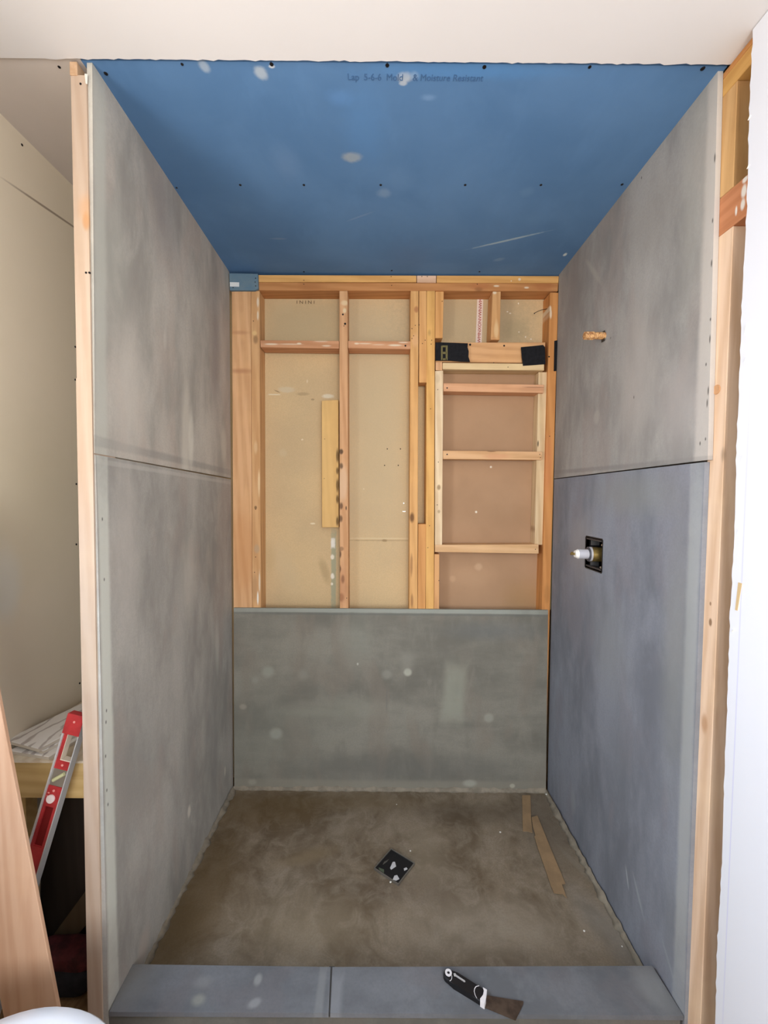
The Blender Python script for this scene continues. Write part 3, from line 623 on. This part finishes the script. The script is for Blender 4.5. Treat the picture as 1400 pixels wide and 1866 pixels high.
tag(link('bottom_plate', bm, wood('bottom plate', (190,146,116), 1, seed=66)), 'pinkish bottom plate under the tall right stud', 'lumber')

# ================================================================== LEFT PARTITION END
ZT = U(140,137,1,-.955).z
q = [U(129,137,1,-.955), U(157.5,137,1,-.955), U(186,1842,1,-.955), U(160,1842,1,-.955)]
k1 = U(140,688,1,-.955); k2 = U(138.5,691,1,-.955)
for a, b in ((0,3),(1,2)):
    d_ = q[b]-q[a]; q[b] = q[a] + d_*((-.010-q[a].z)/d_.z)
bm = NB(); prism(bm, [q[0],q[1],q[2],q[3],k2,k1], (0,.089,0))
sL = tag(link('wall_stud', bm, wood('left end stud', (190,168,148), 2, seed=71, var=.10, patches=[wp(157,403,.008,.02,.5,(190,136,84),.7,'e',0,1,-.955), wp(158,380,.018,.03,.7,(204,152,104),.5,'e',0,1,-.955)], axes=(0,2))), 'tall pale stud at the front end of the left shower partition', 'stud')
dots(sL, 'nail', NAIL, [(147,153),(157,497),(163,497)], 1, -.955, (0,-1,0), .003)
bm = NB(); p = U(126,111,1,-.958); p2 = U(159.5,136.5,1,-.958); box(bm, p.x, -.7835, -.958, -.3, p2.z+.0005, min(p.z, ZC-.0045), .0015)
tag(link('top_plate', bm, wood('left plate', (206,172,138), 1, seed=72)), 'short top plate over the left partition end stud, touching the ceiling', 'lumber')
bm = NB(); prism(bm, [U(154,134,1,-.9565),U(159.5,135,1,-.9565),U(159,153,1,-.9565),U(156,152,1,-.9565)], (0,.0012,0))
tag(link('plaster_dab', bm, M_white), 'dab of white plaster at the top of the left end stud', 'plaster')

# ================================================================== LEFT NICHE: ledge, tiles, level, plank, bag
M_ld = wood('ledge lumber', (214,184,126), 0, seed=81, knots=.8)
ledge = empty('ledge', (-.96,-.87,.61)); tag(ledge, 'wooden ledge of pale lumber at the left behind the level', 'ledge')
pf = [U(8,1384,1,-.87), U(158,1386,1,-.87), U(158,1455,1,-.87), U(8,1453,1,-.87)]; zt = pf[1].z; zb = pf[2].z
bm = NB(); prism(bm, [(-1.099,-.87,zt),(-.845,-.87,zt),(-.845,-.87,zb),(-1.099,-.87,zb)], (0,.038,0), .001); link('front_board', bm, M_ld, ledge)
bm = NB(); box(bm, -1.099, -.83, -.882, -.1, zt, zt+.006); link('top', bm, wood('ledge top', (222,210,188), 1, seed=82), ledge)
for y in (-.80,-.12):
    bm = NB(); box(bm, -1.099, -.83, y-.038, y, zb, zt-.0005); link('cross_member', bm, M_ld, ledge)
bm = NB(); box(bm, -1.099, -1.062, -.83, -.79, -.012, zb-.0005); link('leg', bm, M_ld, ledge)
zt += .006
# tiles
t = MT('marbled porcelain', .25, .5)
v = t.mapped(t.obj(), (1,.45,1)); wv = t.n('ShaderNodeTexWave'); t.put(wv.inputs['Vector'], v); wv.inputs['Scale'].default_value = 3.2; wv.inputs['Distortion'].default_value = 22; wv.inputs['Detail'].default_value = 4; wv.inputs['Detail Scale'].default_value = 2.2
col = t.mix(t.ramp(wv.outputs['Fac'], .62, .97, 0, .75), lin((246,242,236)), lin((176,164,158)))
M_tile = t.color(col)
M_body = plain('tile body', (206,196,180), .8)
def tile(corner, ang, z, Lx, Ly, label):
    o = empty('marble_tile', (0,0,0)); c, s = math.cos(ang), math.sin(ang)
    A = Vector((corner[0], corner[1], z)); ux = Vector((-c, s, 0)); uy = Vector((s, c, 0))
    o.location = A + ux*Lx/2 + uy*Ly/2
    P = [A, A+ux*Lx, A+ux*Lx+uy*Ly, A+uy*Ly]
    bm = NB(); prism(bm, P, (0,0,.0068)); link('tile_body', bm, M_body, o)
    bm = NB(); prism(bm, [p+Vector((0,0,.007)) for p in P], (0,0,.0022), .0006); link('glazed_face', bm, M_tile, o)
    return tag(o, label, 'tile', 'marbled tiles stacked on the ledge')
tc = U(71,1364,2,zt+.030)
tile((tc.x+.030, tc.y-.004), .20, zt+.0005, .135, .44, 'bottom marbled tile of the stack on the wooden ledge')
tile((tc.x+.006, tc.y+.006), .34, zt+.0105, .13, .42, 'middle marbled tile of the stack on the wooden ledge')
tile((tc.x, tc.y), .30, zt+.0205, .135, .42, 'topmost marbled tile of the stack, veined grey and white, on the wooden ledge')
# spirit level
lt, lb = U(129,1297,1,-.966), U(86,1463,1,-1.0)
Lc0 = U(124,1299,1,-.912); Lc1 = U(87,1420,1,-.937)
dirv = (Lc0-Lc1).normalized(); kk = (Lc0.z+.011)/dirv.z; bot = Lc0 - dirv*kk
WV = .046; TH = .022
zax = dirv; xax = Vector((1,0,0)); xax = (xax - zax*xax.dot(zax)).normalized(); yax = zax.cross(xax)
LM = Matrix((xax, yax, zax)).transposed().to_4x4(); LM.translation = Lc0 - dirv*kk
LEN = kk
lev = empty('spirit_level', tuple(LM.translation)); tag(lev, 'red and silver spirit level leaning against the ledge beside the left stud', 'spirit level')
def lbox(bm, x0,x1,s0,s1,y0,y1, bev=0):
    """level part: s measured down from its upper end"""
    b2 = NB(); box(b2, x0,x1,y0,y1,LEN-s1,LEN-s0, bev); b2.transform(LM)
    me = bpy.data.meshes.new('x'); b2.to_mesh(me); bm.from_mesh(me); b2.free(); bpy.data.meshes.remove(me)
M_al = plain('brushed aluminium', (206,206,204), .4, .35); M_red = plain('red plastic', (176,54,54), .45, var=.12, sc=20); M_dred = plain('dark red recess', (120,24,24), .6)
bm = NB(); lbox(bm, 0,.0045, .004,LEN, 0,TH); link('left_flange', bm, M_al, lev)
bm = NB(); lbox(bm, WV-.0025,WV, .012,LEN, 0,TH); link('right_flange', bm, M_al, lev)
bm = NB(); lbox(bm, .0,WV, 0,.052, -.001,TH, .001); link('end_cap', bm, M_red, lev)
def red(s0, s1, x0=.0045, x1=WV-.0025): 
    bm = NB(); lbox(bm, x0,x1, s0,s1, .004,TH-.004); return link('red_web', bm, M_red, lev)
red(.052,.118,.0045,.015); red(.118,.142); red(.185,.236); red(.236,.335,.0045,.011); red(.236,.335,.034,WV-.0025); red(.335,.40); red(.47,LEN)
bm = NB(); lbox(bm, .0155,.0165,.052,.116,.001,TH-.001); lbox(bm, .0155,WV-.003,.116,.118,.001,TH-.001); link('opening_rim', bm, plain('cream edge', (222,206,184), .5), lev)
bm = NB(); lbox(bm, .011,.034,.236,.335,.010,TH-.004); link('handle_recess', bm, M_dred, lev)
bm = NB(); lbox(bm, .0045,WV-.0025,.142,.185,.006,TH-.006)
t = MT('smoky vial block', .15, .5); t.b.inputs['Base Color'].default_value = lin((150,140,124)); t.b.inputs['Transmission Weight'].default_value = .35; link('vial_block', bm, t.m, lev)
bm = NB(); a_ = LM @ Vector((.012,.004,LEN-.172)); b_ = LM @ Vector((.036,.004,LEN-.150)); cyl(bm, a_, b_, .0045, n=14); link('vial', bm, plain('pale green vial', (196,196,150), .2), lev)
bm = NB(); a_ = LM @ Vector((.021,.0005,LEN-.216)); b_ = LM @ Vector((.021,.004,LEN-.216)); cyl(bm, a_, b_, .0105, n=24); link('white_button', bm, plain('white plastic', (236,220,214), .4), lev)
for (x,s) in ((.024,.018),(.024,.131),(.022,.196)):
    bm = NB(); a_ = LM @ Vector((x,-.002 if s<.05 else .003,LEN-s)); b_ = LM @ Vector((x,.005,LEN-s)); cyl(bm, a_, b_, .003, n=10); link('rivet', bm, plain('rivet', (222,150,140), .4), lev)
bm = NB()
for s in (.202,.210): lbox(bm, .008,.013, s,s+.003, .0032,.0045)
link('print_mark', bm, plain('pink print', (226,150,140), .5), lev)
bm = NB(); lbox(bm, .036,.040,.40,.47,.006,TH-.006); link('web_rib', bm, M_al, lev)
# leaning plank
YP = -1.085
R1, R2, L2 = U(0,1287,1,YP), U(105,1835,1,YP), U(6,1852,1,YP)
dr = (R1-R2); dr /= dr.z
Rb = R2 + dr*(-.011-R2.z); Lb = L2 + dr*(-.011-L2.z)
kt = (-1.098 - L2.x)/dr.x; Lt = L2 + dr*kt; Rt_ = R2 + dr*(Lt.z-.02-R2.z)
bm = NB(); prism(bm, [Lb, Rb, Rt_, Lt], (0,.009,0), .001)
tag(link('plank', bm, wood('plank', (204,166,136), 2, (180,136,104), .14, 91, knots=.35)), 'wide peach-coloured plank leaning on the left wall in the near left corner', 'plank')
# tool bag, offcut, and a dark sheet added as shade under the ledge
M_dk = wood('dark brown shade sheet', (52,42,34), 2, (30,24,20), .1, 95, knots=.2)
bm = NB(); prism(bm, [(-1.095,-.76,.0),(-.845,-.76,.0),(-.845,-.72,.60),(-1.095,-.72,.60)], (0,.012,0))
tag(link('shade_sheet', bm, M_dk), 'dark brown sheet added as shade under the ledge', 'board')
p = U(158,1625,1,-.80); p2 = U(70,1745,1,-.86)
bm = NB(); a1 = U(100,1700,1,-.78); a2 = U(160,1618,1,-.78)
dv = (a2-a1).normalized(); nv = Vector((dv.z,0,-dv.x))
prism(bm, [a1-dv*.12, a2+dv*.0, a2+nv*.07-dv*.0, a1+nv*.07-dv*.12], (0,.012,0))
for v_ in bm.verts:
    v_.co.x = min(v_.co.x, -.842); v_.co.z = max(v_.co.z, .0)
tag(link('wood_offcut', bm, wood('offcut', (92,76,56), 2, None, .1, 96, knots=.2)), 'dim olive-brown offcut slanting behind the tool bag under the ledge', 'lumber')
bag = empty('tool_bag', (-.96,-.90,-.012)); tag(bag, 'red and black soft tool bag on the floor under the ledge', 'bag')
def blob(bm, c, r, seed, sq=1.0, n=1):
    b2 = NB(); bmesh.ops.create_icosphere(b2, subdivisions=4, radius=1)
    rnd = random.Random(seed); ph = [rnd.uniform(0,6) for _ in range(6)]
    for v_ in b2.verts:
        x, y, z = v_.co; e = .55
        f = lambda a: math.copysign(abs(a)**e, a)
        x, y, z = f(x), f(y), f(z)
        k = 1 + .05*math.sin(5*x+ph[0])*math.sin(4*z+ph[1]) + .03*math.sin(9*x+ph[2]+7*z)
        v_.co = Vector((c[0]+r[0]*x*k, c[1]+r[1]*y*k, max(c[2]+r[2]*z*k, c[2]-r[2]*.97)))
    me = bpy.data.meshes.new('x'); b2.to_mesh(me); bm.from_mesh(me); b2.free(); bpy.data.meshes.remove(me)
bm = NB(); blob(bm, (-.968,-.828,.034), (.105,.042,.040), 3); link('bag_body', bm, plain('black canvas', (34,33,37), .85, var=.2), bag, smooth=True)
bm = NB(); blob(bm, (-.962,-.820,.084), (.100,.038,.030), 8); link('bag_flap', bm, plain('red canvas', (84,36,38), .8, var=.25), bag, smooth=True)

# ================================================================== TOILET (only the edge of its closed lid shows)
M_por = plain('white porcelain', (238,238,240), .12, spec=.5)
ap = U(106,1835,2,.41)
tc_ = Vector((ap.x, ap.y-.188, 0))
toi = empty('toilet', (tc_.x, tc_.y, -.012)); tag(toi, 'white toilet in the near left corner, only its rounded closed lid edge showing', 'toilet')
def loft(bm, rings, n=56, cap=True):
    prev = None; first = None
    for (cx, cy, z, a, b) in rings:
        r = [bm.verts.new((cx+a*math.cos(t_)*(1 if math.cos(t_)>0 else .92), cy+b*math.sin(t_), z)) for t_ in [2*math.pi*i/n for i in range(n)]]
        if prev:
            for i in range(n): bm.faces.new((prev[i], prev[(i+1)%n], r[(i+1)%n], r[i]))
        else: first = r
        prev = r
    if cap: bm.faces.new(first); bm.faces.new(prev)
cx, cy = tc_.x, tc_.y
bm = NB(); loft(bm, [(cx,cy,.392,.215,.183),(cx,cy,.396,.221,.189),(cx,cy,.408,.222,.190),(cx,cy,.416,.216,.184),(cx,cy,.420,.19,.16),(cx,cy,.423,.10,.08)]); link('lid', bm, M_por, toi, smooth=True)
bm = NB(); loft(bm, [(cx,cy,.372,.213,.181),(cx,cy,.376,.219,.187),(cx,cy,.388,.219,.187),(cx,cy,.391,.214,.182)]); link('seat', bm, M_por, toi, smooth=True)
bm = NB(); loft(bm, [(cx-.03,cy,-.012,.19,.11),(cx-.03,cy,.06,.18,.10),(cx-.02,cy,.16,.17,.10),(cx-.01,cy,.25,.195,.145),(cx,cy,.33,.208,.172),(cx,cy,.371,.21,.178)]); link('bowl', bm, M_por, toi, smooth=True)
bm = NB(); box(bm, -1.095, cx-.20, cy-.20, cy+.20, .36, .74, .015); link('tank', bm, M_por, toi)
bm = NB(); box(bm, -1.096, cx-.195, cy-.21, cy+.21, .741, .775, .008); link('tank_lid', bm, M_por, toi)

# ================================================================== SHOWER FITTINGS
# valve
VY, VZ = -.405, 1.222
val = empty('shower_valve', (XS,VY,VZ)); tag(val, 'shower mixing valve with white and chrome cartridge in the right wall cut-out', 'valve')
M_blk = plain('black plastic', (26,25,27), .5); M_brs = plain('old brass', (140,118,66), .4, .6, var=.2)
hy0, hy1, hz0, hz1 = -.469, -.343, 1.163, 1.283
bm = NB()
x0, x1 = W2+.003, .850
box(bm, x1-.004, x1, hy0, hy1, hz0, hz1)
for (y0,y1,z0,z1) in ((hy0-.004,hy0,hz0,hz1),(hy1,hy1+.004,hz0,hz1),(hy0,hy1,hz0-.004,hz0),(hy0,hy1,hz1,hz1+.004)): box(bm, W2-.0015, x1, y0, y1, z0, z1)
link('mud_guard', bm, M_blk, val)
M_rib = plain('grey rib', (84,82,80), .5); M_tab = plain('grey black plastic', (58,57,58), .45)
for z0_, z1_ in ((1.252,1.286),(1.160,1.192)):
    bm = NB(); box(bm, W2+.006, .80, -.372, -.369, z0_, z1_); link('guard_rib', bm, M_rib, val)
for z0_ in (1.274, 1.168):
    bm = NB(); box(bm, W2-.002, W2+.016, -.462, -.350, z0_, z0_+.006); link('guard_tab', bm, M_tab, val)
for y_, z_ in ((-.452,1.262),(-.446,1.178)):
    bm = NB(); cyl(bm, (.80,y_,z_), (.768,y_,z_), .004, n=10); link('guard_screw', bm, plain('zinc', (190,186,176), .35, .7), val)
bm = NB(); cyl(bm, (.846,VY-.018,VZ), (.752,VY-.004,VZ), .0275, n=32); link('brass_body', bm, M_brs, val, smooth=False)
M_chr = plain('satin chrome', (224,224,230), .28, .35, .6); M_dring = plain('dark ring', (70,70,76), .4)
bm = NB(); cyl(bm, (.758,VY,VZ), (.742,VY,VZ), .0275, n=36); link('chrome_collar', bm, M_chr, val)
bm = NB(); cyl(bm, (.742,VY,VZ), (.738,VY,VZ), .0272, .0235, n=36); link('lock_ring', bm, M_dring, val)
bm = NB(); cyl(bm, (.739,VY,VZ), (.701,VY,VZ), .0185, n=32); link('cartridge_sleeve', bm, M_chr, val)
bm = NB(); cyl(bm, (.701,VY,VZ), (.690,VY,VZ), .0175, .0125, n=28); link('cartridge_cap', bm, plain('white nylon', (240,238,230), .4), val)
bm = NB(); cyl(bm, (.691,VY,VZ), (.674,VY,VZ), .0042, n=12); cyl(bm, (.684,VY,VZ+.006), (.676,VY,VZ+.006), .002, n=8); link('spindle', bm, M_brs, val)
# pipe stub
pv = U(1100,612,0,W2)
t = MT('brass stub crusted with putty', .55, .4); nz = t.noise(t.obj(), 90, 4, .7, .8)
col = t.mix(t.ramp(nz, .4, .62), lin((226,178,118)), lin((150,92,54))); col = t.mix(t.ramp(t.noise(t.obj(), 140, 3, .6), .62, .7), col, lin((240,226,200)))
t.bump(nz, .5, .002); M_stub = t.color(col)
ps = empty('pipe_stub', (W2,pv.y,pv.z)); tag(ps, 'tan putty-crusted pipe stub sticking out high on the right wall', 'pipe')
bm = NB(); cyl(bm, (.80,pv.y,pv.z), (.724,pv.y,pv.z), .0125, n=20); link('pipe', bm, M_stub, ps)
bm = NB(); cyl(bm, (.723,pv.y,pv.z), (.692,pv.y,pv.z), .0155, .0145, n=8); link('end_cap', bm, M_stub, ps)
bm = NB(); cyl(bm, (.7255,pv.y,pv.z), (.7225,pv.y,pv.z), .0120, n=20); link('joint_ring', bm, plain('brown ring', (110,58,36), .6), ps)
bm = NB(); box(bm, W2-.0012, W2+.0005, pv.y-.008, pv.y+.012, pv.z-.020, pv.z+.017); link('hole_edge', bm, plain('dark hole', (58,54,46), .9), ps)

# floor drain
dc = sum((U(a,b,2,.004) for a,b in ((685,1585),(712,1548),(753,1572),(727,1613))), Vector())/4
c0, c1 = U(685,1585,2,.004), U(727,1613,2,.004); an = math.atan2(c1.y-c0.y, c1.x-c0.x)
dr_ = empty('floor_drain', (dc.x,dc.y,0)); tag(dr_, 'square black drain cover with a metal rim set askew in the shower floor', 'drain')
def dbox(x0,x1,y0,y1,z0,z1,mat,name,bev=0):
    bm = NB(); box(bm,x0,x1,y0,y1,z0,z1,bev); bm.transform(Matrix.Translation((dc.x,dc.y,0)) @ Matrix.Rotation(an,4,'Z')); return link(name,bm,mat,dr_)
hs = .054
dbox(-hs,hs,-hs,hs,-.004,.0065,M_blk,'cover',.001)
for (a,b,c,d) in ((-hs-.003,-hs,-hs-.003,hs+.003),(hs,hs+.003,-hs-.003,hs+.003),(-hs,hs,-hs-.003,-hs),(-hs,hs,hs,hs+.003)): dbox(a,b,c,d,-.004,.0085,plain('drain steel', (150,146,138), .3, .7),'rim')
M_gr = plain('grey residue', (196,194,194), .8); M_gn = plain('green grey residue', (84,92,74), .8)
def dpoly(pts, mat, name='residue'):
    bm = NB(); prism(bm, [(U(a,b,2,.0068)) for a,b in pts], (0,0,.0012)); return link(name, bm, mat, dr_)
dpoly([(711,1582),(716,1571),(720,1571),(722,1579),(713,1585)], M_gr)
dpoly([(736,1583),(741,1581),(743,1584),(737,1587)], M_gr)
dpoly([(719,1596),(724,1595),(728,1602),(722,1605),(716,1603)], M_gr)
dpoly([(690,1581),(700,1585),(700,1591),(692,1586)], M_gn)
dpoly([(700,1571),(709,1566),(706,1570),(698,1576)], plain('dull smear', (84,80,74), .8))
# cardboard strips
M_cb = plain('cardboard', (150,124,92), .9, var=.08, sc=12)
def strip(pts, label, z, th=.0025):
    bm = NB(); prism(bm, [U(a,b,2,z) for a,b in pts], (0,0,th)); tag(link('cardboard_strip', bm, M_cb), label, 'cardboard', 'cardboard strips on the shower floor')
strip([(951.5,1450),(967,1450),(968,1490),(970.5,1518),(962,1515.5),(953,1515)], 'short straight cardboard strip near the back right corner of the shower floor', .001)
strip([(969,1490),(979.5,1487),(993,1520),(1007,1555),(1022,1590),(1030.5,1611),(1024,1612),(1033,1637),(1026,1630),(1018,1629),(1010,1628),(1004,1615),(994,1585),(980,1545),(974,1525),(976,1524),(971,1505)], 'long slanting cardboard strip on the shower floor beside the right wall', .0038)
# putty knife on the curb
ZP = ZK + .0005
k0, k1_, k2_ = U(809,1779,2,ZP), U(884,1826,2,ZP), U(944,1855,2,ZP)
an = math.atan2(k1_.y-k0.y, k1_.x-k0.x); KL = (k1_-k0).length
pk = empty('putty_knife', (k0.x,k0.y,ZP)); tag(pk, 'putty knife with black and white handle lying on the curb', 'putty knife')
KM = Matrix.Translation((k0.x,k0.y,ZP)) @ Matrix.Rotation(an,4,'Z')
def kpoly(pts, z0, z1, mat, name, bev=0):
    bm = NB(); prism(bm, [(x,y,z0) for x,y in pts], (0,0,z1-z0), bev); bm.transform(KM); return link(name, bm, mat, pk)
hw = [(0,.006),(.004,.011),(.012,.0145),(.035,.0165),(.06,.016),(.085,.0155),(KL,.018)]
hn = [(x,y) for x,y in hw] + [(x,-y*.95) for x,y in reversed(hw)]
kpoly(hn, 0, .016, M_blk, 'handle', .003)
M_kw = plain('white rubber', (226,222,222), .5)
def ring2(cx_, cy_, ro, ri, z0, z1, mat, name):
    bm = NB(); n = 28; vs = []
    for r in (ro, ri):
        for z in (z0, z1): vs.append([bm.verts.new((cx_+r*math.cos(2*math.pi*i/n), cy_+r*math.sin(2*math.pi*i/n), z)) for i in range(n)])
    for a_, b_ in ((0,1),(1,3),(3,2),(2,0)):
        for i in range(n): bm.faces.new((vs[a_][i], vs[a_][(i+1)%n], vs[b_][(i+1)%n], vs[b_][i]))
    bm.transform(KM); return link(name, bm, mat, pk)
ring2(.013, .002, .0095, .004, .0155, .0175, M_kw, 'hang_hole_rim')
kpoly([(.026,.0075),(.030,.011),(.034,.0085),(.060,.0075),(.062,.005),(.060,.003),(.034,.004),(.030,.002)], .0155, .0168, plain('grey print', (176,174,172), .6), 'handle_print')
def band(pts, wd):
    kpoly([(x-wd, y) for x, y in pts] + [(x+wd, y) for x, y in reversed(pts)], .0157, .0168, M_kw, 'trim_line')
band([(KL-.022,.0155),(KL-.028,.010),(KL-.030,.003),(KL-.029,-.004),(KL-.024,-.011),(KL-.018,-.0155)], .0009)
band([(.024,.0),(.026,-.005),(.0265,-.010),(.024,-.015)], .0007)
kpoly([(KL-.012,.0178),(KL-.006,.010),(KL-.005,.0),(KL-.010,-.012),(KL-.008,-.0172),(KL+.004,-.0172),(KL+.004,-.004),(KL+.001,.006),(KL,.0178)], -.0002, .0170, M_kw, 'ferrule', .0006)
M_bl = MT('rusty steel blade', .45, .5); M_bl.b.inputs['Metallic'].default_value = .4
nz = M_bl.noise(M_bl.obj(), 30, 4, .6); M_bl = M_bl.color(M_bl.mix(M_bl.ramp(nz, .35, .7), lin((92,78,66)), lin((66,54,46))))
e0, e1 = U(954,1826,2,ZP), U(940,1861,2,ZP)
i4 = KM.inverted(); E0, E1 = i4 @ e0, i4 @ e1
kpoly([(KL-.002,.015),(E0.x,E0.y),(E0.x+.001,E0.y-.006),(E1.x+.001,E1.y+.006),(E1.x,E1.y),(KL-.002,-.015)], .001, .0026, M_bl, 'blade')
# crumbs of plaster on the floor
for a, b, r_, where in ((996,1448,.006,'white plaster crumb in the back right corner of the shower floor'), (912,1517,.005,'white plaster crumb left of the short cardboard strip'),
        (748,1551,.004,'white plaster crumb just behind the drain cover'), (723,1466,.003,'tiny white plaster crumb near the foot of the back wall'),
        (1065,1697,.004,'white plaster crumb near the curb, farther from the right wall'), (712,1608,.005,'white plaster crumb touching the near edge of the drain'), (1134,1725,.003,'tiny white plaster crumb near the curb, closest to the right wall')):
    p = U(a,b,2,.001); bm = NB(); bmesh.ops.create_icosphere(bm, subdivisions=2, radius=r_*.8)
    for v_ in bm.verts: v_.co = Vector((v_.co.x*random.uniform(.8,1.2), v_.co.y*random.uniform(.8,1.2), v_.co.z*.5)) + p + Vector((0,0,r_*.3))
    tag(link('plaster_crumb', bm, M_white), where, 'plaster crumb', 'plaster crumbs on the shower floor')
